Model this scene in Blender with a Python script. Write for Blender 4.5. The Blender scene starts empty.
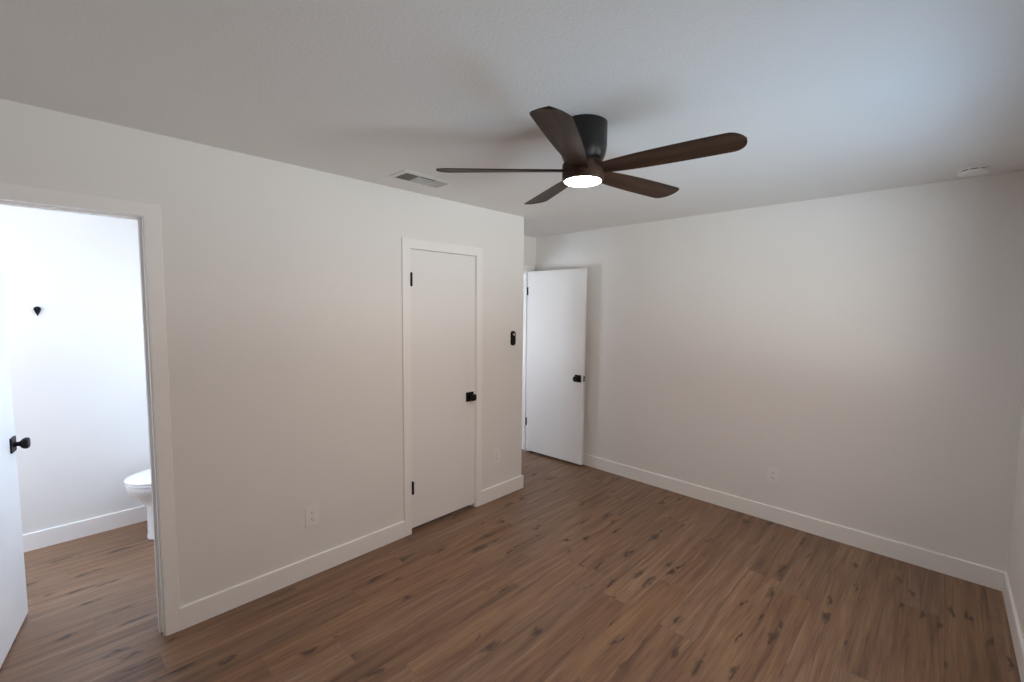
import bpy, bmesh, math, random
from mathutils import Vector, Matrix

random.seed(7)
scene = bpy.context.scene
COL = scene.collection

# ------------------------------------------------------------------ measures
H = 2.44                      # ceiling height
L = 3.834                     # face of the back wall (y)
W = 3.044                     # face of the right wall (x)
YE = 2.914                    # where the left wall ends
XA = -0.666                   # face of the entry wall in the recess
REAR = -0.70                  # wall behind the camera
XB = -1.60                    # far wall of the bathroom
WT = 0.115                    # partition thickness
BB_H, BB_T = 0.118, 0.0125     # baseboard
CAS_W, CAS_T = 0.060, 0.0135   # door casing
HEAD = 2.052                  # underside of the door heads
WIN = (1.42, 2.86, 0.80, 2.14)   # bedroom window in the right wall: y0, y1, z0, z1

# ------------------------------------------------------------------ camera
F_PX = 443.53
yaw, pitch, roll = 0.7701, -0.0735, 0.0089
fw = Vector((-math.sin(yaw) * math.cos(pitch), math.cos(yaw) * math.cos(pitch), math.sin(pitch)))
rt = fw.cross(Vector((0, 0, 1))).normalized()
up = rt.cross(fw)
r2 = rt * math.cos(roll) + up * math.sin(roll)
u2 = up * math.cos(roll) - rt * math.sin(roll)
cam = bpy.data.cameras.new('camera')
cam.sensor_width = 36.0
cam.lens = F_PX / 1024 * 36.0
cam.clip_start = 0.02
cam_ob = bpy.data.objects.new('camera', cam)
COL.objects.link(cam_ob)
M = Matrix((r2, u2, -fw)).transposed().to_4x4()
M.translation = Vector((2.6887, 0.0, 1.6409))
cam_ob.matrix_world = M
scene.camera = cam_ob

# ------------------------------------------------------------------ exposure
vs = scene.view_settings
vs.view_transform = 'Standard'
vs.look = 'None'
vs.gamma = 1.0
vs.exposure = 0.0
vs.use_curve_mapping = False
scene.cycles.use_denoising = True
scene.cycles.max_bounces = 16
scene.cycles.diffuse_bounces = 10
scene.cycles.sample_clamp_indirect = 6.0
scene.cycles.caustics_reflective = False

# ------------------------------------------------------------------ world: sky above, sunlit ground further off, blue shade close to the house
world = bpy.data.worlds.new('daylight')
scene.world = world
world.use_nodes = True
nt = world.node_tree
nt.nodes.clear()
wo = nt.nodes.new('ShaderNodeOutputWorld')
bg = nt.nodes.new('ShaderNodeBackground')
tc = nt.nodes.new('ShaderNodeTexCoord')
sp = nt.nodes.new('ShaderNodeSeparateXYZ')
mr = nt.nodes.new('ShaderNodeMapRange')
mr.inputs['From Min'].default_value = -1
mr.inputs['From Max'].default_value = 1
rp = nt.nodes.new('ShaderNodeValToRGB')
el = rp.color_ramp.elements
el[0].position = 0.0
el[0].color = (0.04, 0.06, 0.08, 1)
el[1].position = 1.0
el[1].color = (0.17, 0.16, 0.16, 1)
for pos, c in ((0.15, (0.10, 0.14, 0.19)), (0.18, (0.40, 0.56, 0.78)), (0.25, (0.45, 0.59, 0.75)), (0.30, (0.64, 0.69, 0.68)),
               (0.345, (1.06, 1.08, 1.13)), (0.41, (1.12, 1.13, 1.16)), (0.445, (0.50, 0.47, 0.46)), (0.50, (0.30, 0.21, 0.17)),
               (0.62, (0.24, 0.19, 0.17))):
    e = el.new(pos)
    e.color = (*c, 1)
nt.links.new(tc.outputs['Generated'], sp.inputs[0])
nt.links.new(sp.outputs['Z'], mr.inputs['Value'])
nt.links.new(mr.outputs[0], rp.inputs[0])
nt.links.new(rp.outputs[0], bg.inputs['Color'])
bg.inputs['Strength'].default_value = 12.5
nt.links.new(bg.outputs[0], wo.inputs['Surface'])


def area(name, loc, target, sx, sy, power, color, portal=False):
    d = bpy.data.lights.new(name, 'AREA')
    d.shape = 'RECTANGLE'
    d.size, d.size_y = sx, sy
    d.energy = power
    d.color = color
    if portal:
        d.cycles.is_portal = True
    o = bpy.data.objects.new(name, d)
    COL.objects.link(o)
    o.location = loc
    o.rotation_euler = (Vector(target) - Vector(loc)).to_track_quat('-Z', 'Y').to_euler()
    return o


wy, wz = (WIN[0] + WIN[1]) / 2, (WIN[2] + WIN[3]) / 2
area('window_portal', (W + 0.16, wy, wz), (W - 1, wy, wz), WIN[1] - WIN[0], WIN[3] - WIN[2], 1, (1, 1, 1), True)
area('hall_daylight', (-2.03, 1.80, 1.15), (-1.0, 1.80, 0.95), 0.9, 1.6, 20, (0.46, 0.73, 1.0))
area('bath_daylight', (-0.72, 1.06, 1.50), (-0.72, 0.2, 0.85), 0.95, 1.0, 18.5, (0.58, 0.75, 1.0))
area('bath_rear_fill', (-0.85, -1.68, 1.50), (-0.90, -0.7, 0.75), 0.95, 1.0, 18.5, (0.61, 0.78, 1.0))  # added fill lamp, out of view, evens the light on the bathroom far wall


# ------------------------------------------------------------------ materials
def mat(name):
    m = bpy.data.materials.new(name)
    m.use_nodes = True
    n = m.node_tree
    return m, n, n.nodes['Principled BSDF']


def node(n, kind, **kw):
    x = n.nodes.new(kind)
    for k, v in kw.items():
        setattr(x, k, v)
    return x


def paint(name, col, rough, bump=0.0, scale=220.0, dist=0.002):
    m, n, b = mat(name)
    b.inputs['Base Color'].default_value = (*col, 1)
    b.inputs['Roughness'].default_value = rough
    g = node(n, 'ShaderNodeNewGeometry')
    t = node(n, 'ShaderNodeTexNoise')
    t.inputs['Scale'].default_value = 3.0
    t.inputs['Detail'].default_value = 3.0
    mx = node(n, 'ShaderNodeMix', data_type='RGBA')
    mx.inputs['A'].default_value = (*[c * 0.985 for c in col], 1)
    mx.inputs['B'].default_value = (*[min(1, c * 1.01) for c in col], 1)
    n.links.new(g.outputs['Position'], t.inputs['Vector'])
    n.links.new(t.outputs[0], mx.inputs['Factor'])
    n.links.new(mx.outputs['Result'], b.inputs['Base Color'])
    if bump:
        t2 = node(n, 'ShaderNodeTexNoise')
        t2.inputs['Scale'].default_value = scale
        t2.inputs['Detail'].default_value = 2.0
        bp_ = node(n, 'ShaderNodeBump')
        bp_.inputs['Strength'].default_value = bump
        bp_.inputs['Distance'].default_value = dist
        n.links.new(g.outputs['Position'], t2.inputs['Vector'])
        n.links.new(t2.outputs[0], bp_.inputs['Height'])
        n.links.new(bp_.outputs[0], b.inputs['Normal'])
    return m


def plain(name, col, rough, metal=0.0, noise=0.06, spec=0.5):
    m, n, b = mat(name)
    g = node(n, 'ShaderNodeTexCoord')
    t = node(n, 'ShaderNodeTexNoise')
    t.inputs['Scale'].default_value = 40.0
    mx = node(n, 'ShaderNodeMix', data_type='RGBA')
    mx.inputs['A'].default_value = (*[c * (1 - noise) for c in col], 1)
    mx.inputs['B'].default_value = (*[min(1, c * (1 + noise)) for c in col], 1)
    n.links.new(g.outputs['Object'], t.inputs['Vector'])
    n.links.new(t.outputs[0], mx.inputs['Factor'])
    n.links.new(mx.outputs['Result'], b.inputs['Base Color'])
    b.inputs['Roughness'].default_value = rough
    b.inputs['Metallic'].default_value = metal
    b.inputs['Specular IOR Level'].default_value = spec
    return m


def floor_material():
    m, n, b = mat('vinyl_plank')
    lk = n.links.new
    g = node(n, 'ShaderNodeNewGeometry')
    s = node(n, 'ShaderNodeSeparateXYZ')
    lk(g.outputs['Position'], s.inputs[0])

    def math_(op, a, b_=None, c=None):
        x = node(n, 'ShaderNodeMath', operation=op)
        for i, v in enumerate((a, b_, c)):
            if v is None:
                continue
            if isinstance(v, (int, float)):
                x.inputs[i].default_value = v
            else:
                lk(v, x.inputs[i])
        return x.outputs[0]

    PW, PL = 0.178, 1.22
    u = math_('DIVIDE', math_('ADD', s.outputs['X'], 10.03), PW)
    row = math_('FLOOR', u)
    fu = math_('FRACT', u)
    wn = node(n, 'ShaderNodeTexWhiteNoise', noise_dimensions='1D')
    lk(row, wn.inputs['W'])
    v = math_('ADD', math_('DIVIDE', math_('ADD', s.outputs['Y'], 10.0), PL), wn.outputs['Value'])
    colm = math_('FLOOR', v)
    fv = math_('FRACT', v)
    cid = node(n, 'ShaderNodeCombineXYZ')
    lk(row, cid.inputs[0])
    lk(colm, cid.inputs[1])
    pid = node(n, 'ShaderNodeTexWhiteNoise', noise_dimensions='3D')
    lk(cid.outputs[0], pid.inputs['Vector'])
    off = node(n, 'ShaderNodeVectorMath', operation='SCALE')
    off.inputs['Scale'].default_value = 37.0
    lk(pid.outputs['Color'], off.inputs[0])
    pos = node(n, 'ShaderNodeVectorMath', operation='ADD')
    lk(g.outputs['Position'], pos.inputs[0])
    lk(off.outputs[0], pos.inputs[1])

    def stretched(sx, sy, detail, rough=0.55, dist=0.0):
        mp = node(n, 'ShaderNodeMapping')
        mp.inputs['Scale'].default_value = (sx, sy, 1.0)
        lk(pos.outputs[0], mp.inputs[0])
        t = node(n, 'ShaderNodeTexNoise')
        t.inputs['Scale'].default_value = 1.0
        t.inputs['Detail'].default_value = detail
        t.inputs['Roughness'].default_value = rough
        t.inputs['Distortion'].default_value = dist
        lk(mp.outputs[0], t.inputs['Vector'])
        return t.outputs[0]

    broad = stretched(22, 1.3, 4, 0.6, 0.6)
    grain = stretched(90, 3.2, 4, 0.65, 0.6)
    fine = stretched(300, 7.0, 2, 0.5)

    ramp = node(n, 'ShaderNodeValToRGB')
    e = ramp.color_ramp.elements
    e[0].position, e[0].color = 0.33, (0.088, 0.040, 0.019, 1)
    e[1].position, e[1].color = 0.68, (0.330, 0.205, 0.118, 1)
    x = e.new(0.46)
    x.color = (0.185, 0.095, 0.049, 1)
    x = e.new(0.56)
    x.color = (0.248, 0.139, 0.074, 1)
    mixv = math_('ADD', math_('MULTIPLY', broad, 0.56), math_('MULTIPLY', grain, 0.34))
    mixv = math_('ADD', mixv, math_('MULTIPLY', fine, 0.10))
    mixv = math_('ADD', mixv, math_('MULTIPLY', math_('SUBTRACT', pid.outputs['Value'], 0.5), 0.06))
    lk(mixv, ramp.inputs[0])

    # plank to plank tint: some greyer, some redder
    hs = node(n, 'ShaderNodeHueSaturation')
    sepc = node(n, 'ShaderNodeSeparateColor')
    lk(pid.outputs['Color'], sepc.inputs[0])
    lk(math_('ADD', 0.93, math_('MULTIPLY', sepc.outputs[1], 0.12)), hs.inputs['Saturation'])
    lk(math_('ADD', 0.95, math_('MULTIPLY', sepc.outputs[2], 0.10)), hs.inputs['Value'])
    lk(ramp.outputs[0], hs.inputs['Color'])

    # knots: sparse elongated dark spots
    mp = node(n, 'ShaderNodeMapping')
    mp.inputs['Scale'].default_value = (11.5, 3.6, 1.0)
    lk(pos.outputs[0], mp.inputs[0])
    wob = node(n, 'ShaderNodeTexNoise')
    wob.inputs['Scale'].default_value = 3.2
    wob.inputs['Detail'].default_value = 3.0
    lk(mp.outputs[0], wob.inputs['Vector'])
    wv = node(n, 'ShaderNodeVectorMath', operation='SCALE')
    wv.inputs['Scale'].default_value = 0.85
    lk(wob.outputs['Color'], wv.inputs[0])
    wv2 = node(n, 'ShaderNodeVectorMath', operation='ADD')
    lk(mp.outputs[0], wv2.inputs[0])
    lk(wv.outputs[0], wv2.inputs[1])
    vo = node(n, 'ShaderNodeTexVoronoi', voronoi_dimensions='2D')
    vo.inputs['Scale'].default_value = 1.0
    lk(wv2.outputs[0], vo.inputs['Vector'])
    sv = node(n, 'ShaderNodeSeparateColor')
    lk(vo.outputs['Color'], sv.inputs[0])
    has = math_('GREATER_THAN', sv.outputs[0], 0.66)
    size = math_('ADD', 0.12, math_('MULTIPLY', sv.outputs[1], 0.26))
    kr = node(n, 'ShaderNodeMapRange', interpolation_type='SMOOTHSTEP')
    lk(vo.outputs['Distance'], kr.inputs['Value'])
    kr.inputs['From Min'].default_value = 0.02
    lk(size, kr.inputs['From Max'])
    kr.inputs['To Min'].default_value = 1.0
    kr.inputs['To Max'].default_value = 0.0
    knot = math_('MULTIPLY', math_('MULTIPLY', kr.outputs[0], has), 0.88)
    mk = node(n, 'ShaderNodeMix', data_type='RGBA')
    lk(knot, mk.inputs['Factor'])
    lk(hs.outputs[0], mk.inputs['A'])
    mk.inputs['B'].default_value = (0.034, 0.013, 0.006, 1)

    # dark mineral streaks along the grain
    st = stretched(34, 1.1, 3, 0.6, 0.7)
    sr = node(n, 'ShaderNodeMapRange', interpolation_type='SMOOTHSTEP')
    lk(st, sr.inputs['Value'])
    sr.inputs['From Min'].default_value = 0.57
    sr.inputs['From Max'].default_value = 0.74
    ms = node(n, 'ShaderNodeMix', data_type='RGBA')
    lk(math_('MULTIPLY', sr.outputs[0], 0.62), ms.inputs['Factor'])
    lk(mk.outputs['Result'], ms.inputs['A'])
    ms.inputs['B'].default_value = (0.062, 0.027, 0.013, 1)

    # joints
    eu = math_('MULTIPLY', math_('MINIMUM', fu, math_('SUBTRACT', 1.0, fu)), PW)
    ev = math_('MULTIPLY', math_('MINIMUM', fv, math_('SUBTRACT', 1.0, fv)), PL)
    gap = math_('LESS_THAN', math_('MINIMUM', eu, ev), 0.0011)
    mg = node(n, 'ShaderNodeMix', data_type='RGBA')
    lk(math_('MULTIPLY', gap, 0.35), mg.inputs['Factor'])
    lk(ms.outputs['Result'], mg.inputs['A'])
    mg.inputs['B'].default_value = (0.05, 0.03, 0.02, 1)
    lk(mg.outputs['Result'], b.inputs['Base Color'])
    lk(math_('ADD', 0.38, math_('MULTIPLY', grain, 0.16)), b.inputs['Roughness'])
    b.inputs['Specular IOR Level'].default_value = 0.72
    bu = node(n, 'ShaderNodeBump')
    bu.inputs['Strength'].default_value = 0.25
    bu.inputs['Distance'].default_value = 0.0008
    lk(math_('SUBTRACT', fine, math_('MULTIPLY', gap, 2.0)), bu.inputs['Height'])
    lk(bu.outputs[0], b.inputs['Normal'])
    return m


def walnut_material():
    m, n, b = mat('dark_walnut')
    lk = n.links.new
    t = node(n, 'ShaderNodeTexCoord')
    mp = node(n, 'ShaderNodeMapping')
    mp.inputs['Scale'].default_value = (4.0, 70.0, 70.0)
    lk(t.outputs['Object'], mp.inputs[0])
    ns = node(n, 'ShaderNodeTexNoise')
    ns.inputs['Scale'].default_value = 1.0
    ns.inputs['Detail'].default_value = 4.0
    ns.inputs['Distortion'].default_value = 0.6
    lk(mp.outputs[0], ns.inputs['Vector'])
    r = node(n, 'ShaderNodeValToRGB')
    e = r.color_ramp.elements
    e[0].position, e[0].color = 0.3, (0.020, 0.009, 0.005, 1)
    e[1].position, e[1].color = 0.72, (0.062, 0.028, 0.014, 1)
    lk(ns.outputs[0], r.inputs[0])
    lk(r.outputs[0], b.inputs['Base Color'])
    b.inputs['Roughness'].default_value = 0.55
    b.inputs['Specular IOR Level'].default_value = 0.25
    return m


def glow_material(name, col, strength):
    m = bpy.data.materials.new(name)
    m.use_nodes = True
    n = m.node_tree
    n.nodes.clear()
    o = node(n, 'ShaderNodeOutputMaterial')
    e = node(n, 'ShaderNodeEmission')
    e.inputs['Color'].default_value = (*col, 1)
    e.inputs['Strength'].default_value = strength
    n.links.new(e.outputs[0], o.inputs['Surface'])
    return m


def pane_material():
    m = bpy.data.materials.new('window_glass')
    m.use_nodes = True
    n = m.node_tree
    n.nodes.clear()
    o = node(n, 'ShaderNodeOutputMaterial')
    a = node(n, 'ShaderNodeBsdfTransparent')
    a.inputs['Color'].default_value = (0.96, 0.98, 0.97, 1)
    g = node(n, 'ShaderNodeBsdfGlossy')
    g.inputs['Roughness'].default_value = 0.02
    lw = node(n, 'ShaderNodeLayerWeight')
    fr = node(n, 'ShaderNodeMapRange')
    pw = node(n, 'ShaderNodeMath', operation='POWER')
    pw.inputs[1].default_value = 5.0
    n.links.new(lw.outputs['Facing'], pw.inputs[0])
    n.links.new(pw.outputs[0], fr.inputs['Value'])
    fr.inputs['To Min'].default_value = 0.04
    fr.inputs['To Max'].default_value = 0.95
    mx = node(n, 'ShaderNodeMixShader')
    n.links.new(fr.outputs[0], mx.inputs[0])
    n.links.new(a.outputs[0], mx.inputs[1])
    n.links.new(g.outputs[0], mx.inputs[2])
    n.links.new(mx.outputs[0], o.inputs['Surface'])
    return m


WALL = paint('wall_paint', (0.80, 0.785, 0.765), 0.72, 0.10, 260, 0.0010)
CEIL = paint('ceiling_paint', (0.78, 0.765, 0.75), 0.85, 0.35, 95, 0.0030)
TRIM = paint('trim_paint', (0.88, 0.865, 0.85), 0.40)
DOORP = paint('door_paint', (0.83, 0.82, 0.81), 0.45)
FLOOR = floor_material()
BLACK = plain('matte_black_metal', (0.004, 0.004, 0.0045), 0.5, 0.0, 0.06, 0.22)
HOUSING = plain('bronze_black_metal', (0.013, 0.011, 0.010), 0.38, 0.25)
WALNUT = walnut_material()
PORC = plain('white_porcelain', (0.86, 0.86, 0.87), 0.12, 0, 0.01)
PLASTIC = plain('white_plastic', (0.84, 0.822, 0.805), 0.35, 0, 0.01)
SLOT = plain('dark_slot', (0.03, 0.028, 0.027), 0.7)
VENTM = plain('white_enamel_metal', (0.74, 0.72, 0.70), 0.4, 0, 0.02)
DUCT = plain('dark_duct', (0.05, 0.048, 0.045), 0.8)
GREY = plain('grey_button', (0.36, 0.35, 0.34), 0.4)
STEEL = plain('brushed_steel', (0.45, 0.45, 0.46), 0.35, 0.9)
LENS = glow_material('fan_light_lens', (1.0, 0.91, 0.85), 190.0)
GLASS = pane_material()


# ------------------------------------------------------------------ mesh helpers
def finish(name, bm, m, parent=None, bevel=0.0, seg=2, smooth=False):
    if bevel:
        es = [e for e in bm.edges if len(e.link_faces) == 2 and e.calc_face_angle(0) > 0.5]
        bmesh.ops.bevel(bm, geom=es, offset=bevel, segments=seg, profile=0.5, affect='EDGES')
    bmesh.ops.recalc_face_normals(bm, faces=bm.faces)
    me = bpy.data.meshes.new(name)
    if smooth:
        for f in bm.faces:
            f.smooth = True
        for e in bm.edges:
            if len(e.link_faces) == 2 and e.calc_face_angle(0) > 0.6:
                e.smooth = False
    bm.to_mesh(me)
    bm.free()
    me.materials.append(m)
    o = bpy.data.objects.new(name, me)
    COL.objects.link(o)
    if parent is not None:
        o.parent = parent
    return o


def box(bm, x0, x1, y0, y1, z0, z1, mtx=None):
    vs_ = [bm.verts.new((x, y, z)) for x in (x0, x1) for y in (y0, y1) for z in (z0, z1)]
    for f in ((0, 1, 3, 2), (4, 6, 7, 5), (0, 4, 5, 1), (2, 3, 7, 6), (0, 2, 6, 4), (1, 5, 7, 3)):
        bm.faces.new([vs_[i] for i in f])
    if mtx is not None:
        bmesh.ops.transform(bm, matrix=mtx, verts=vs_)
    return vs_


def loft(bm, rings, cap0=True, cap1=True):
    R = [[bm.verts.new(p) for p in r] for r in rings]
    k = len(R[0])
    for a, b in zip(R, R[1:]):
        for i in range(k):
            j = (i + 1) % k
            bm.faces.new((a[i], a[j], b[j], b[i]))
    if cap0:
        bm.faces.new(R[0][::-1])
    if cap1:
        bm.faces.new(R[-1])
    return R


def ring(cx, cy, z, rx, ry, n=48, e=2.0):
    out = []
    for i in range(n):
        a = 2 * math.pi * i / n
        c, s = math.cos(a), math.sin(a)
        out.append(Vector((cx + rx * math.copysign(abs(c) ** (2 / e), c),
                           cy + ry * math.copysign(abs(s) ** (2 / e), s), z)))
    return out


def lathe(bm, prof, n=48, e=2.0, mtx=None, cap0=True, cap1=True):
    rs = [ring(0, 0, z, r, r, n, e) for r, z in prof]
    if mtx is not None:
        rs = [[mtx @ p for p in r] for r in rs]
    return loft(bm, rs, cap0, cap1)


def prism(bm, pts, z0, z1, mtx=None):
    a = [Vector((x, y, z0)) for x, y in pts]
    b = [Vector((x, y, z1)) for x, y in pts]
    if mtx is not None:
        a = [mtx @ p for p in a]
        b = [mtx @ p for p in b]
    return loft(bm, [a, b])


def axes(x, y, z, o):
    """matrix whose local axes are the given world vectors"""
    mt = Matrix((Vector(x), Vector(y), Vector(z))).transposed().to_4x4()
    mt.translation = Vector(o)
    return mt


def wall_mesh(us, vs_, solid, place, t):
    """a slab with openings: cells of the (u, v) grid that are solid, thickness t"""
    bm = bmesh.new()
    cache = {}

    def vert(i, j, k):
        key = (i, j, k)
        if key not in cache:
            cache[key] = bm.verts.new(place(us[i], vs_[j], k * t))
        return cache[key]
    nu, nv = len(us) - 1, len(vs_) - 1
    S = {(i, j): solid((us[i] + us[i + 1]) / 2, (vs_[j] + vs_[j + 1]) / 2) for i in range(nu) for j in range(nv)}
    for (i, j), on in S.items():
        if not on:
            continue
        for k in (0, 1):
            bm.faces.new((vert(i, j, k), vert(i + 1, j, k), vert(i + 1, j + 1, k), vert(i, j + 1, k)))
        for di, dj, a, b in ((-1, 0, (0, 0), (0, 1)), (1, 0, (1, 0), (1, 1)), (0, -1, (0, 0), (1, 0)), (0, 1, (0, 1), (1, 1))):
            if not S.get((i + di, j + dj), False):
                bm.faces.new((vert(i + a[0], j + a[1], 0), vert(i + b[0], j + b[1], 0),
                              vert(i + b[0], j + b[1], 1), vert(i + a[0], j + a[1], 1)))
    return bm


def struct(o, label=None, cat=None):
    o['kind'] = 'structure'
    if label:
        o['label'] = label
    if cat:
        o['category'] = cat
    return o


def thing(name, loc, label, cat, group=None, rz=0.0):
    o = bpy.data.objects.new(name, None)
    o.empty_display_size = 0.05
    COL.objects.link(o)
    o.location = loc
    o.rotation_euler = (0, 0, rz)
    o['label'] = label
    o['category'] = cat
    if group:
        o['group'] = group
    return o


# ------------------------------------------------------------------ room shell
JT = 0.019
BATH_D = (-0.300, 0.305)       # clear opening of the bathroom doorway (y)
CLOS_D = (1.741, 2.347)        # closet doorway
ENT_D = (2.978, 3.738)         # entry doorway

bm = bmesh.new()
box(bm, -2.1, W + 0.14, -1.72, L + 0.14, -0.10, 0.0)
struct(finish('floor', bm, FLOOR), 'brown wood-look plank floor with dark knots', 'floor')
bm = bmesh.new()
box(bm, -2.1, W + 0.14, -1.72, L + 0.14, H, H + 0.10)
struct(finish('ceiling', bm, CEIL), 'white lightly textured ceiling', 'ceiling')


def in_open(u, v, o, top):
    return o[0] - JT < u < o[1] + JT and v < top + JT


us = sorted([-1.60, BATH_D[0] - JT, BATH_D[1] + JT, CLOS_D[0] - JT, CLOS_D[1] + JT, YE])
bm = wall_mesh(us, [0, HEAD + JT, H], lambda u, v: not (in_open(u, v, BATH_D, HEAD) or in_open(u, v, CLOS_D, HEAD)),
               lambda u, v, w: (-w, u, v), WT)
ce = [e for e in bm.edges if all(abs(v.co.y - YE) < 1e-4 and abs(v.co.x) < 1e-4 for v in e.verts)]
bmesh.ops.bevel(bm, geom=ce, offset=0.006, segments=3, profile=0.5, affect='EDGES')
struct(finish('wall_left', bm, WALL), 'white wall on the left with bathroom and closet doorways', 'wall')

bm = bmesh.new()
box(bm, XA - WT, -WT, YE - WT, YE, 0, H)
struct(finish('wall_recess', bm, WALL), 'short white return wall beside the entry door', 'wall')
bm = wall_mesh([1.11, ENT_D[0] - JT, ENT_D[1] + JT, L], [0, HEAD + JT, H],
               lambda u, v: not in_open(u, v, ENT_D, HEAD), lambda u, v, w: (XA - w, u, v), WT)
struct(finish('wall_entry', bm, WALL), 'white wall around the entry doorway in the recess', 'wall')
bm = bmesh.new()
box(bm, -2.1, W + 0.14, L, L + 0.12, 0, H)
struct(finish('wall_back', bm, WALL), 'long plain white wall at the back right', 'wall')
bm = wall_mesh([REAR - 0.12, WIN[0], WIN[1], L], [0, WIN[2], WIN[3], H],
               lambda u, v: not (WIN[0] < u < WIN[1] and WIN[2] < v < WIN[3]), lambda u, v, w: (W + w, u, v), 0.13)
struct(finish('wall_right', bm, WALL), 'white wall at the right edge', 'wall')
bm = bmesh.new()
box(bm, 0, W + 0.13, REAR - 0.12, REAR, 0, H)
struct(finish('wall_rear', bm, WALL), 'white wall behind the viewer', 'wall')
# bathroom
bm = bmesh.new()
box(bm, XB - 0.12, XB, -1.72, 1.11, 0, H)
struct(finish('wall_bath', bm, WALL), 'bright white far wall of the bathroom', 'wall')
BWIN = (-1.22, -0.22, 0.95, 2.08)
bm = wall_mesh([XB, BWIN[0], BWIN[1], -WT], [0, BWIN[2], BWIN[3], H],
               lambda u, v: not (BWIN[0] < u < BWIN[1] and BWIN[2] < v < BWIN[3]), lambda u, v, w: (u, 0.99 + w, v), 0.12)
struct(finish('wall_bath_side', bm, WALL), 'white wall behind the toilet', 'wall')
FILL_WIN = (-1.35, -0.35, 0.95, 2.08)  # opening added for the fill lamp in the bathroom end wall
bm = wall_mesh([XB, FILL_WIN[0], FILL_WIN[1], 0], [0, FILL_WIN[2], FILL_WIN[3], H],
               lambda u, v: not (FILL_WIN[0] < u < FILL_WIN[1] and FILL_WIN[2] < v < FILL_WIN[3]), lambda u, v, w: (u, -1.60 - w, v), 0.12)
struct(finish('wall_bath_rear', bm, WALL), 'white end wall of the bathroom', 'wall')
# hallway beyond the entry door
HWIN = (1.33, 2.27, 0.32, 1.98)
bm = wall_mesh([1.11, HWIN[0], HWIN[1], L], [0, HWIN[2], HWIN[3], H],
               lambda u, v: not (HWIN[0] < u < HWIN[1] and HWIN[2] < v < HWIN[3]), lambda u, v, w: (-1.98 - w, u, v), 0.12)
struct(finish('wall_hall', bm, WALL), 'white far wall of the hallway', 'wall')
bm = bmesh.new()
box(bm, -2.1, XB, 1.0, 1.11, 0, H)
struct(finish('wall_hall_end', bm, WALL), 'white end wall of the hallway', 'wall')


# ------------------------------------------------------------------ baseboards
def baseboard(name, a, b, nrm, label=None, ext0=0.0, ext1=0.0):
    """profile swept from a to b on the wall; nrm points into the room"""
    a, b, nrm = Vector((*a, 0)), Vector((*b, 0)), Vector((*nrm, 0))
    d = (b - a).normalized()
    prof = [(0, 0), (BB_T, 0), (BB_T, BB_H - 0.005), (BB_T - 0.0015, BB_H - 0.002), (BB_T - 0.005, BB_H), (0, BB_H)]
    bm_ = bmesh.new()
    A = [a + nrm * t + Vector((0, 0, z)) - d * (ext0 * t / BB_T) for t, z in prof]
    B = [b + nrm * t + Vector((0, 0, z)) + d * (ext1 * t / BB_T) for t, z in prof]
    loft(bm_, [A, B])
    return struct(finish(name, bm_, TRIM), label, 'baseboard' if label else None)


cas = CAS_W + 0.006
baseboard('baseboard_left', (0, BATH_D[1] + cas), (0, CLOS_D[0] - cas), (1, 0), 'white baseboard between bathroom and closet doorways')
baseboard('baseboard_left', (0, CLOS_D[1] + cas), (0, YE), (1, 0), 'short white baseboard right of the closet door', 0, BB_T)
baseboard('baseboard_left', (0, REAR), (0, BATH_D[0] - cas), (1, 0), 'white baseboard left of the bathroom doorway')
baseboard('baseboard_recess', (XA, YE), (0, YE), (0, 1), 'white baseboard on the return wall of the recess', 0, BB_T)
baseboard('baseboard_back', (XA, L), (W, L), (0, -1), 'long white baseboard along the back right wall', 0, -BB_T)
baseboard('baseboard_right', (W, REAR), (W, L), (-1, 0), 'white baseboard along the right edge wall', 0, -BB_T)
baseboard('baseboard_rear', (0, REAR), (W, REAR), (0, 1), 'white baseboard behind the viewer')
baseboard('baseboard_bath', (XB, -1.60), (XB, 0.99), (1, 0), 'white baseboard along the bathroom far wall', 0, -BB_T)
baseboard('baseboard_bath_side', (XB, 0.99), (-WT, 0.99), (0, -1), 'white baseboard behind the toilet')
baseboard('baseboard_hall', (-1.98, 1.11), (-1.98, L), (1, 0), 'white baseboard of the hallway')


# ------------------------------------------------------------------ door trims
def casing(name, xface, nx, op, label, left=CAS_W, right=CAS_W):
    """flat U-shaped casing on the plane x = xface, facing nx"""
    r = 0.006
    y0, y1, zt = op[0] - r, op[1] + r, HEAD + r
    pts = [(y0 - left, 0), (y0 - left, zt + CAS_W), (y1 + right, zt + CAS_W), (y1 + right, 0), (y1, 0), (y1, zt), (y0, zt), (y0, 0)]
    mtx = axes((0, 1, 0), (0, 0, 1), (nx, 0, 0), (xface, 0, 0))
    bm_ = bmesh.new()
    prism(bm_, pts, 0, CAS_T, mtx)
    # soften the edges of the front face
    es = [e for e in bm_.edges if all(abs(v.co.x - (xface + nx * CAS_T)) < 1e-5 for v in e.verts)]
    bmesh.ops.bevel(bm_, geom=es, offset=0.0035, segments=2, profile=0.5, affect='EDGES')
    return struct(finish(name, bm_, TRIM), label, 'door trim')


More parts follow.
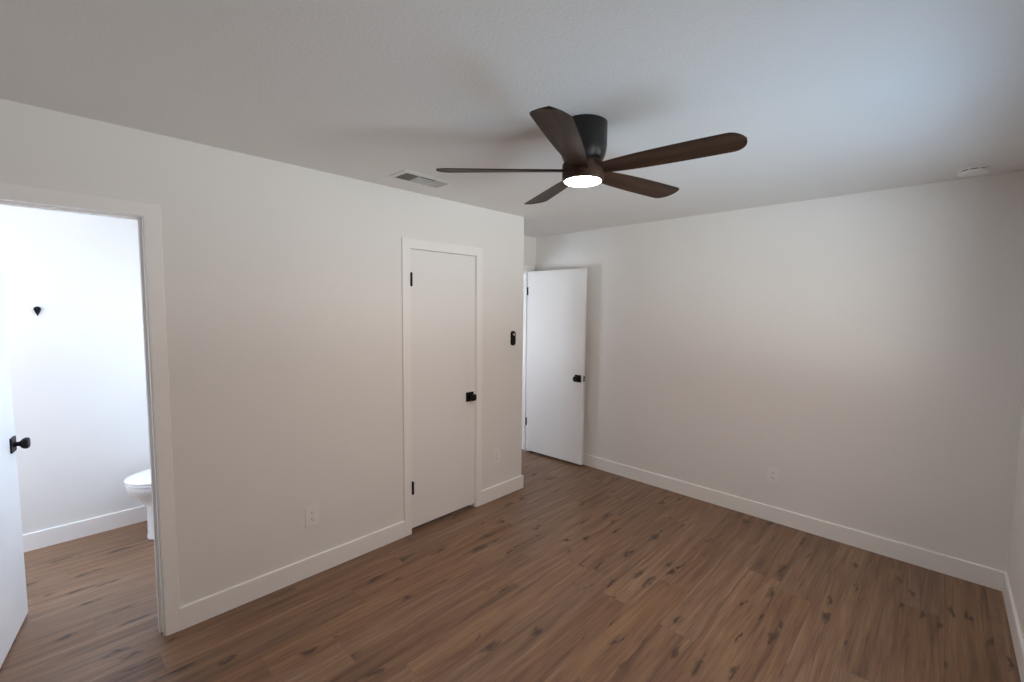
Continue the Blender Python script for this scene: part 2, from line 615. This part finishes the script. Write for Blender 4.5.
def jamb(parent, xf, op, stop_x):
    """lining of the opening through the wall, with a door stop"""
    x0, x1 = xf - WT - 0.001, xf + 0.001
    def U(a, b, yo, yi, zo, zi):
        pts = [(yo[0], 0), (yo[0], zo), (yo[1], zo), (yo[1], 0), (yi[1], 0), (yi[1], zi), (yi[0], zi), (yi[0], 0)]
        bm_ = bmesh.new()
        prism(bm_, pts, a, b, axes((0, 1, 0), (0, 0, 1), (1, 0, 0), (0, 0, 0)))
        return bm_
    e = 0.0005
    bm_ = U(x0, x1, (op[0] - JT + e, op[1] + JT - e), op, HEAD + JT - e, HEAD)
    finish('door_jamb', bm_, TRIM, parent, 0.0012, 1)
    s = 0.011
    bm_ = U(stop_x[0], stop_x[1], op, (op[0] + s, op[1] - s), HEAD, HEAD - s)
    finish('door_stop', bm_, TRIM, parent, 0.002, 1)


t1 = casing('trim_1', 0, 1, BATH_D, 'white casing around the bathroom doorway')
jamb(t1, 0, BATH_D, (-0.073, -0.040))
t2 = casing('trim_2', 0, 1, CLOS_D, 'white casing around the closed closet door')
jamb(t2, 0, CLOS_D, (-0.074, -0.040))
t3 = casing('trim_3', XA, 1, ENT_D, 'white casing around the entry doorway', left=ENT_D[0] - 0.006 - YE - 0.001)
jamb(t3, XA, ENT_D, (XA - 0.074, XA - 0.040))
casing('trim_4', -WT, -1, BATH_D, 'white casing on the bathroom side of its doorway')
casing('trim_5', XA - WT, -1, ENT_D, 'white casing on the hallway side of the entry')


# ------------------------------------------------------------------ doors
def knob(parent, mtx, label=None):
    """square rosette and pillow knob; local z leaves the door face"""
    b1 = bmesh.new()
    prism(b1, [(-.037, -.037), (.037, -.037), (.037, .037), (-.037, .037)], 0.0, 0.008)
    k = bmesh.new()
    lathe(k, [(0.015, 0.004), (0.0135, 0.012), (0.0105, 0.019), (0.0105, 0.024), (0.015, 0.030), (0.0225, 0.036),
              (0.0265, 0.043), (0.0275, 0.050), (0.0265, 0.057), (0.0225, 0.0605), (0.012, 0.0615)], 40, 3.0)
    ko = finish('door_knob', k, BLACK, parent, smooth=True)
    ko.matrix_local = mtx
    ro = finish('rosette', b1, BLACK, ko, 0.0018, 2)
    ro['label'] = 'square black rosette'
    if label:
        ko['label'] = label
    return ko


def hinge(parent, x, y, z, leaf, m=BLACK, jamb_leaf=None):
    """barrel with its finials and the leaf let into the door edge; leaf is the direction of the leaf in plan"""
    hb = bmesh.new()
    prof = [(0.003, -0.049), (0.0060, -0.0475), (0.0085, -0.0445)]
    for k in range(5):
        a = -0.0445 + k * 0.0178
        prof += [(0.0085, a + 0.0004), (0.0085, a + 0.0170), (0.0078, a + 0.0174)]
    prof += [(0.0085, 0.0445), (0.0060, 0.0475), (0.003, 0.049)]
    lathe(hb, prof, 16)
    d = Vector((*leaf, 0)).normalized()
    q = Vector((-d.y, d.x, 0))
    box(hb, 0.004, 0.034, -0.0011, 0.0011, -0.0445, 0.0445, axes(d, q, (0, 0, 1), (0, 0, 0)))
    if jamb_leaf:
        box(hb, *jamb_leaf, -0.0445, 0.0445)
    o = finish('hinge', hb, m, parent, smooth=True)
    o.location = (x, y, z)
    o['label'] = 'black hinge'
    return o


def slab(name, w, z0, z1, label):
    """door leaf: local x runs from the hinge edge, local y is the thickness (0 .. -0.035)"""
    b_ = bmesh.new()
    box(b_, 0, w, -0.035, 0, z0, z1)
    return struct(finish(name, b_, DOORP, None, 0.0022, 2), label, 'door')


# door_1 bathroom: hinged on the bath side, swung well into the bathroom
d1 = slab('door_1', 0.600, 0.012, HEAD - 0.003, 'white bathroom door swung open at the left edge')
a1 = math.radians(171.0)
d1.location = (-WT - 0.004, BATH_D[0] + 0.001, 0)
d1.rotation_euler = (0, 0, a1)
# local +y after the turn faces -y (bath side); the visible face is local y = -0.035
knob(d1, axes((1, 0, 0), (0, 0, 1), (0, -1, 0), (0.540, -0.035, 0.932)), 'black knob on the bathroom door')
knob(d1, axes((-1, 0, 0), (0, 0, 1), (0, 1, 0), (0.540, 0.0, 0.932)))
lb = bmesh.new()
box(lb, -0.0006, 0.0008, -0.0125, 0.0125, -0.028, 0.028)
lo = finish('latch_plate', lb, BLACK, d1, 0.0003, 1)
lo.location = (0.600, -0.0175, 0.932)

# door_2 closet: closed, flush with the casing side of its jamb
d2 = slab('door_2', CLOS_D[1] - CLOS_D[0] - 0.006, 0.035, HEAD - 0.004, 'closed white closet door with black hinges')
d2.location = (0.0, CLOS_D[0] + 0.003, 0)
d2.rotation_euler = (0, 0, math.radians(90))
# local x -> +y, local y -> -x : thickness runs to +x, so push it back
d2.location.x = -0.036
knob(d2, axes((1, 0, 0), (0, 0, 1), (0, -1, 0), (0.545, -0.035, 0.932)), 'black knob on the closet door')
for z in (1.837, 0.340):
    hinge(d2, 0.0005, -0.0500, z, (0.0, 1.0))

# door_3 entry: opened flat against the back wall
d3 = slab('door_3', 0.737, 0.026, HEAD - 0.003, 'white entry door standing open against the back wall')
d3.location = (XA + 0.012, ENT_D[1] - 0.002, 0)
d3.rotation_euler = (0, 0, math.radians(2.6))
knob(d3, axes((1, 0, 0), (0, 0, 1), (0, -1, 0), (0.676, -0.035, 0.925)), 'black knob on the entry door')
knob(d3, axes((-1, 0, 0), (0, 0, 1), (0, 1, 0), (0.676, 0.0, 0.925)))
lb = bmesh.new()
box(lb, -0.0006, 0.0010, -0.0125, 0.0125, -0.028, 0.028)
lo = finish('latch_plate', lb, BLACK, d3, 0.0003, 1)
lo.location = (0.737, -0.0175, 0.925)
bb_ = bmesh.new()
prism(bb_, [(0, -.007), (0.010, -.003), (0.010, .007), (0, .007)], -.010, .010)
bo = finish('latch_bolt', bb_, STEEL, lo)
for z in (1.835, 0.345):
    hinge(d3, -0.006, 0.004, z, (1.0, -0.6), BLACK, (-0.042, 0.0, -0.0060, -0.0030))

# ------------------------------------------------------------------ bedroom window (daylight side of the room)
y0, y1, z0, z1 = WIN
wf = bmesh.new()
fx0, fx1 = W + 0.045, W + 0.105
for a in ((y0, y0 + .045, z0, z1), (y1 - .045, y1, z0, z1), (y0 + .045, y1 - .045, z0, z0 + .045),
          (y0 + .045, y1 - .045, z1 - .045, z1), ((y0 + y1) / 2 - .02, (y0 + y1) / 2 + .02, z0 + .045, z1 - .045)):
    box(wf, fx0, fx1, *a)
w1 = struct(finish('window_1', wf, TRIM), 'white window in the right wall', 'window')
for a, b_ in ((y0 + .045, (y0 + y1) / 2 - .02), ((y0 + y1) / 2 + .02, y1 - .045)):
    pb = bmesh.new()
    box(pb, W + 0.072, W + 0.078, a, b_, z0 + .045, z1 - .045)
    finish('window_pane', pb, GLASS, w1)
sb = bmesh.new()
box(sb, W - 0.03, W + 0.045, y0 - .03, y1 + .03, z0 - 0.02, z0)
finish('window_sill', sb, TRIM, w1, 0.003, 2)


def window_frame(name, rects, put, label):
    b1 = bmesh.new()
    for a, b_, c, d in rects:
        put(b1, a, b_, c, d)
    return struct(finish(name, b1, TRIM), label, 'window')


a, b_, c, d = BWIN
window_frame('window_2', ((a, a + .04, c, d), (b_ - .04, b_, c, d), (a + .04, b_ - .04, c, c + .04), (a + .04, b_ - .04, d - .04, d)),
             lambda q, u0, u1, v0, v1: box(q, u0, u1, 1.01, 1.04, v0, v1), 'white window frame above the toilet')
a, b_, c, d = FILL_WIN  # unseen window, added to house the rear fill lamp
window_frame('added_window', ((a, a + .04, c, d), (b_ - .04, b_, c, d), (a + .04, b_ - .04, c, c + .04), (a + .04, b_ - .04, d - .04, d)),
             lambda q, u0, u1, v0, v1: box(q, u0, u1, -1.65, -1.62, v0, v1), 'added unseen white window frame in the bathroom end wall')
a, b_, c, d = HWIN
window_frame('window_3', ((a, a + .04, c, d), (b_ - .04, b_, c, d), (a + .04, b_ - .04, c, c + .04), (a + .04, b_ - .04, d - .04, d)),
             lambda q, u0, u1, v0, v1: box(q, -2.02, -1.99, u0, u1, v0, v1), 'white window frame of the hallway')

# ------------------------------------------------------------------ ceiling fan
FX, FY = 1.525, 1.635
fan = thing('ceiling_fan', (FX, FY, H), 'black low-profile ceiling fan with walnut blades and lit lamp', 'ceiling fan')
fb = bmesh.new()
lathe(fb, [(0.097, 0.0), (0.1005, -0.002), (0.1005, -0.006), (0.1005, -0.095), (0.0985, -0.115), (0.095, -0.132),
           (0.089, -0.148), (0.083, -0.158), (0.078, -0.162)], 64)
finish('motor_housing', fb, HOUSING, fan, smooth=True)
hb = bmesh.new()
lathe(hb, [(0.076, -0.158), (0.083, -0.164), (0.088, -0.170), (0.090, -0.178), (0.090, -0.230), (0.0885, -0.240), (0.0865, -0.2445),
           (0.080, -0.2445)], 64)
hub = finish('blade_hub', hb, WALNUT, fan, smooth=True)
lb = bmesh.new()
lathe(lb, [(0.0795, -0.240), (0.0795, -0.2445), (0.076, -0.2470), (0.060, -0.2495), (0.030, -0.251), (0.004, -0.2515)], 64)
ln = finish('light_lens', lb, LENS, fan, smooth=True)
ln['label'] = 'glowing round light lens'


def blade_mesh():
    R0, R1 = 0.055, 0.640
    b_ = bmesh.new()
    rings = []
    N = 44
    for i in range(N + 1):
        t = i / N
        t = 1 - (1 - t) ** 1.6
        r = R0 + (R1 - R0) * t
        w = 0.034 + 0.032 * (1 - math.exp(-((r - R0) / 0.17))) + 0.006 * t     # half width
        end = R1 - r
        c = 0.055
        if end < c:
            w *= math.sqrt(max(0.0, 1 - ((c - end) / c) ** 2)) * 0.98 + 0.02
        # the trailing side carries more of the width
        lead, trail = 0.92 * w, 1.08 * w
        tw = -math.radians(15.0 - 5.0 * t)
        z = 0.0
        th = 0.0045 - 0.0015 * t
        sec = []
        M_ = 10
        for k in range(M_ + 1):
            s = -1 + 2 * k / M_
            y = (lead if s > 0 else trail) * s
            camber = 0.006 * (1 - s * s)
            e = th * math.sqrt(max(0.0, 1 - s ** 4))
            sec.append((y, camber + e))
        for k in range(M_ - 1, 0, -1):
            s = -1 + 2 * k / M_
            y = (lead if s > 0 else trail) * s
            camber = 0.006 * (1 - s * s)
            e = th * math.sqrt(max(0.0, 1 - s ** 4))
            sec.append((y, camber - e))
        ca, sa = math.cos(tw), math.sin(tw)
        rings.append([Vector((r, y * ca - q * sa, z + y * sa + q * ca)) for y, q in sec])
    loft(b_, rings)
    return b_


first = None
for k in range(5):
    if first is None:
        o = first = finish('fan_blade', blade_mesh(), WALNUT, fan, smooth=True)
    else:
        o = first.copy()
        COL.objects.link(o)
        o.parent = fan
    o.location = (0, 0, -0.203)
    o.rotation_euler = (0, 0, math.radians(8 + 72 * k))

# ------------------------------------------------------------------ ceiling vent (three-way register)
VX, VY = 0.30, 1.645
vw, vl = 0.098, 0.188
vent = thing('ceiling_vent', (VX, VY, H), 'white louvered air vent in the ceiling left of the fan', 'vent')
ow, ol, iw, il = vw, vl, 0.066, 0.156
vb = bmesh.new()
outer = [(-ow, -ol), (ow, -ol), (ow, ol), (-ow, ol)]
inner = [(-iw, -il), (iw, -il), (iw, il), (-iw, il)]
oo = [vb.verts.new((x, y, -0.003)) for x, y in outer]
ot = [vb.verts.new((x, y, 0.0)) for x, y in outer]
ib = [vb.verts.new((x, y, -0.007)) for x, y in inner]
it = [vb.verts.new((x, y, 0.0)) for x, y in inner]
for i in range(4):
    j = (i + 1) % 4
    vb.faces.new((ot[i], ot[j], oo[j], oo[i]))
    vb.faces.new((oo[i], oo[j], ib[j], ib[i]))
    vb.faces.new((ib[i], ib[j], it[j], it[i]))
    vb.faces.new((it[i], it[j], ot[j], ot[i]))
finish('vent_frame', vb, VENTM, vent)
db = bmesh.new()
box(db, -iw, iw, -il, il, -0.0012, -0.0002)
finish('vent_backing', db, DUCT, vent)
for s in (-1, 1):
    mb = bmesh.new()
    box(mb, -iw, iw, s * 0.062 - 0.002, s * 0.062 + 0.002, -0.0115, -0.0015)
    finish('vent_bar', mb, VENTM, vent)


def slat(cx, cy, ln_, along_x, tilt):
    b_ = bmesh.new()
    if along_x:
        mt = Matrix.Translation((cx, cy, -0.0080)) @ Matrix.Rotation(tilt, 4, 'X')
        box(b_, -ln_ / 2, ln_ / 2, -0.0055, 0.0055, -0.0006, 0.0006, mt)
    else:
        mt = Matrix.Translation((cx, cy, -0.0080)) @ Matrix.Rotation(tilt, 4, 'Y')
        box(b_, -0.0055, 0.0055, -ln_ / 2, ln_ / 2, -0.0006, 0.0006, mt)
    finish('vent_slat', b_, VENTM, vent)


for k in range(8):
    slat(-0.058 + k * 0.0145, 0, 0.120, False, math.radians(58))
for s in (-1, 1):
    for k in range(6):
        slat(0, s * (0.072 + k * 0.0148), 0.130, True, math.radians(-50 * s))

# ------------------------------------------------------------------ smoke detector
sd = thing('smoke_detector', (2.762, 3.612, H), 'white round smoke detector on the ceiling at right', 'smoke detector')
b_ = bmesh.new()
lathe(b_, [(0.064, 0.0), (0.066, -0.002), (0.066, -0.007), (0.062, -0.009)], 48)
finish('mounting_base', b_, PLASTIC, sd, smooth=True)
b_ = bmesh.new()
lathe(b_, [(0.056, -0.008), (0.056, -0.0135)], 48)
o = finish('sensor_chamber', b_, SLOT, sd)
o['label'] = 'dark vent slits'
for k in range(9):
    b_ = bmesh.new()
    box(b_, 0.0555, 0.0625, -0.0035, 0.0035, -0.0135, -0.008, Matrix.Rotation(2 * math.pi * (k + 0.35) / 9, 4, 'Z'))
    finish('vent_rib', b_, PLASTIC, sd)
b_ = bmesh.new()
lathe(b_, [(0.060, -0.0130), (0.0640, -0.0145), (0.0640, -0.019), (0.060, -0.025), (0.052, -0.029), (0.030, -0.031), (0.004, -0.0315)], 48)
finish('cover', b_, PLASTIC, sd, smooth=True)


# ------------------------------------------------------------------ wall outlets
def make_outlet(mtx, label):
    t = thing('wall_outlet', mtx.translation, label, 'outlet', 'white duplex wall outlets')
    t.rotation_euler = mtx.to_euler()
    b1 = bmesh.new()
    box(b1, -0.0395, 0.0395, -0.062, 0.062, 0.0, 0.0055)
    finish('cover_plate', b1, PLASTIC, t, 0.0022, 2)
    for s in (-1, 1):
        rb = bmesh.new()
        pts = []
        for k in range(40):
            a = 2 * math.pi * k / 40
            pts.append((0.0175 * math.cos(a), s * 0.0195 + max(-0.0142, min(0.0142, 0.0175 * math.sin(a)))))
        prism(rb, pts, 0.004, 0.0078)
        r_ = finish('receptacle', rb, PLASTIC, t, 0.0008, 1)
        for dx, hh in ((-0.0063, 0.0045), (0.0063, 0.0037)):
            sl = bmesh.new()
            box(sl, dx - 0.0011, dx + 0.0011, s * 0.0195 + 0.003 - hh, s * 0.0195 + 0.003 + hh, 0.0072, 0.0080)
            finish('slot', sl, SLOT, r_)
        gl = bmesh.new()
        lathe(gl, [(0.0024, 0.0072), (0.0024, 0.0080)], 16, 2.0, Matrix.Translation((0, s * 0.0195 - 0.0075, 0)))
        finish('ground_hole', gl, SLOT, r_)
    sc_ = bmesh.new()
    lathe(sc_, [(0.0032, 0.005), (0.0032, 0.0062), (0.002, 0.0068)], 16)
    finish('screw', sc_, PLASTIC, t, smooth=True)
    return t


LEFTN = axes((0, 1, 0), (0, 0, 1), (1, 0, 0), (0, 0, 0))
m_ = LEFTN.copy(); m_.translation = (0.0, 1.036, 0.372)
make_outlet(m_, 'white wall outlet between the bathroom doorway and closet door')
m_ = LEFTN.copy(); m_.translation = (0.0, 2.588, 0.375)
make_outlet(m_, 'white wall outlet right of the closet door')
m_ = axes((1, 0, 0), (0, 0, 1), (0, -1, 0), (1.811, L, 0.367))
make_outlet(m_, 'white wall outlet on the back wall right of the open door')

# ------------------------------------------------------------------ fan remote in its wall cradle
rm = thing('fan_remote', (0.0, 2.778, 1.381), 'small black pill-shaped remote on the wall above right outlet', 'remote control')
rm.rotation_euler = LEFTN.to_euler()


def pill(hw, hh, n=24):
    pts = []
    for k in range(n + 1):
        a = math.pi * k / n
        pts.append((hw * math.cos(a), hh - hw + hw * math.sin(a)))
    for k in range(n + 1):
        a = math.pi + math.pi * k / n
        pts.append((hw * math.cos(a), -(hh - hw) + hw * math.sin(a)))
    return pts


b_ = bmesh.new()
prism(b_, pill(0.0245, 0.064), 0.0, 0.010)
finish('wall_cradle', b_, BLACK, rm, 0.002, 2)
b_ = bmesh.new()
prism(b_, pill(0.0215, 0.061), 0.010, 0.019)
finish('remote_body', b_, BLACK, rm, 0.003, 3)
b_ = bmesh.new()
lathe(b_, [(0.0125, 0.0185), (0.0125, 0.0202), (0.010, 0.0212), (0.003, 0.0214)], 32, 2.0, Matrix.Translation((0, 0.034, 0)))
o = finish('button', b_, GREY, rm, smooth=True)
o['label'] = 'round grey button'
for zz in (0.006, -0.014, -0.034):
    b_ = bmesh.new()
    lathe(b_, [(0.006, 0.0185), (0.006, 0.0196), (0.004, 0.0200)], 24, 2.0, Matrix.Translation((0, zz, 0)))
    finish('button', b_, BLACK, rm, smooth=True)

# ------------------------------------------------------------------ bathroom: robe hook, toilet, ceiling lamp
hk = thing('robe_hook', (XB, -0.077, 1.596), 'small black teardrop hook on the bathroom wall', 'hook')
hk.rotation_euler = LEFTN.to_euler()


def tear(sc_, n=40):
    pts = []
    for k in range(n):
        a = 2 * math.pi * k / n
        s = math.sin(a)
        x = 0.0175 * math.cos(a) * (1.0 if s > 0 else (1 + s) ** 0.55 if s > -1 else 0.0)
        y = 0.012 + (0.017 * s if s > 0 else 0.046 * s)
        pts.append((x * sc_, 0.002 + (y - 0.002) * sc_))
    return pts


b_ = bmesh.new()
rings = []
for sc_, z in ((1.0, 0.0), (1.0, 0.004), (0.94, 0.007), (0.80, 0.0095)):
    rings.append([Vector((x, y, z)) for x, y in tear(sc_)])
loft(b_, rings)
finish('hook_plate', b_, BLACK, hk, smooth=True)
b_ = bmesh.new()
path = [(0.006, 0.009, 0.0065), (0.018, 0.006, 0.0060), (0.030, 0.004, 0.0060), (0.038, 0.008, 0.0065), (0.041, 0.016, 0.0075), (0.041, 0.021, 0.0055)]
loft(b_, [[Vector((r * math.cos(2 * math.pi * k / 16), y + r * math.sin(2 * math.pi * k / 16) * (1 if i < 3 else 0.6),
                   z + (0 if i < 3 else 0.7 * r * math.sin(2 * math.pi * k / 16)))) for k in range(16)]
          for i, (z, y, r) in enumerate(path)])
finish('hook_peg', b_, BLACK, hk, smooth=True)

TX, TIP = -1.255, 0.280
toilet = thing('toilet', (TX, TIP, 0), 'white porcelain toilet with closed lid behind the doorway edge', 'toilet')


def oval(front, back, hw, z, n=56):
    """egg outline, local +y runs from the bowl tip to the tank"""
    pts = []
    wide = front + (back - front) * 0.56
    for k in range(n):
        a = 2 * math.pi * k / n
        c, s = math.cos(a), math.sin(a)
        if s < 0:
            y = wide + (wide - front) * math.copysign(abs(s) ** 0.95, s)
            x = hw * math.copysign(abs(c) ** 0.92, c)
        else:
            y = wide + (back - wide) * math.copysign(abs(s) ** 0.6, s)
            x = hw * math.copysign(abs(c) ** 0.75, c)
        pts.append(Vector((x, y, z)))
    return pts


b_ = bmesh.new()
loft(b_, [oval(0.104, 0.52, 0.112, 0.0), oval(0.102, 0.52, 0.114, 0.014), oval(0.108, 0.52, 0.107, 0.035), oval(0.107, 0.52, 0.102, 0.08),
          oval(0.110, 0.52, 0.100, 0.16), oval(0.108, 0.52, 0.102, 0.215), oval(0.096, 0.52, 0.110, 0.250), oval(0.072, 0.52, 0.127, 0.285),
          oval(0.044, 0.52, 0.148, 0.318), oval(0.022, 0.51, 0.166, 0.345), oval(0.009, 0.50, 0.177, 0.368), oval(0.004, 0.49, 0.182, 0.385),
          oval(0.003, 0.49, 0.184, 0.402), oval(0.007, 0.485, 0.180, 0.407)])
finish('bowl', b_, PORC, toilet, smooth=True)
b_ = bmesh.new()
loft(b_, [oval(0.004, 0.44, 0.182, 0.4095), oval(-0.002, 0.445, 0.187, 0.412), oval(-0.002, 0.445, 0.187, 0.421), oval(0.003, 0.44, 0.182, 0.424)])
finish('seat', b_, PORC, toilet, smooth=True)
b_ = bmesh.new()
loft(b_, [oval(0.003, 0.44, 0.183, 0.4265), oval(-0.003, 0.445, 0.188, 0.429), oval(-0.003, 0.445, 0.188, 0.437), oval(0.004, 0.44, 0.182, 0.443),
          oval(0.035, 0.42, 0.155, 0.448), oval(0.10, 0.37, 0.10, 0.451), oval(0.20, 0.28, 0.02, 0.452)])
finish('lid', b_, PORC, toilet, smooth=True)
b_ = bmesh.new()
loft(b_, [ring(0, 0.590, z, hx, hy, 48, 6.0) for z, hx, hy in ((0.395, 0.17, 0.085), (0.41, 0.185, 0.092), (0.60, 0.20, 0.096), (0.745, 0.205, 0.098))])
finish('tank', b_, PORC, toilet, smooth=True)
b_ = bmesh.new()
loft(b_, [ring(0, 0.590, z, hx, hy, 48, 6.0) for z, hx, hy in ((0.745, 0.208, 0.101), (0.750, 0.214, 0.107), (0.772, 0.214, 0.107), (0.780, 0.206, 0.099))])
finish('tank_lid', b_, PORC, toilet, smooth=True)
b_ = bmesh.new()
box(b_, -0.175, -0.105, 0.470, 0.482, 0.685, 0.700)
box(b_, -0.170, -0.155, 0.478, 0.498, 0.683, 0.702)
finish('flush_lever', b_, STEEL, toilet)
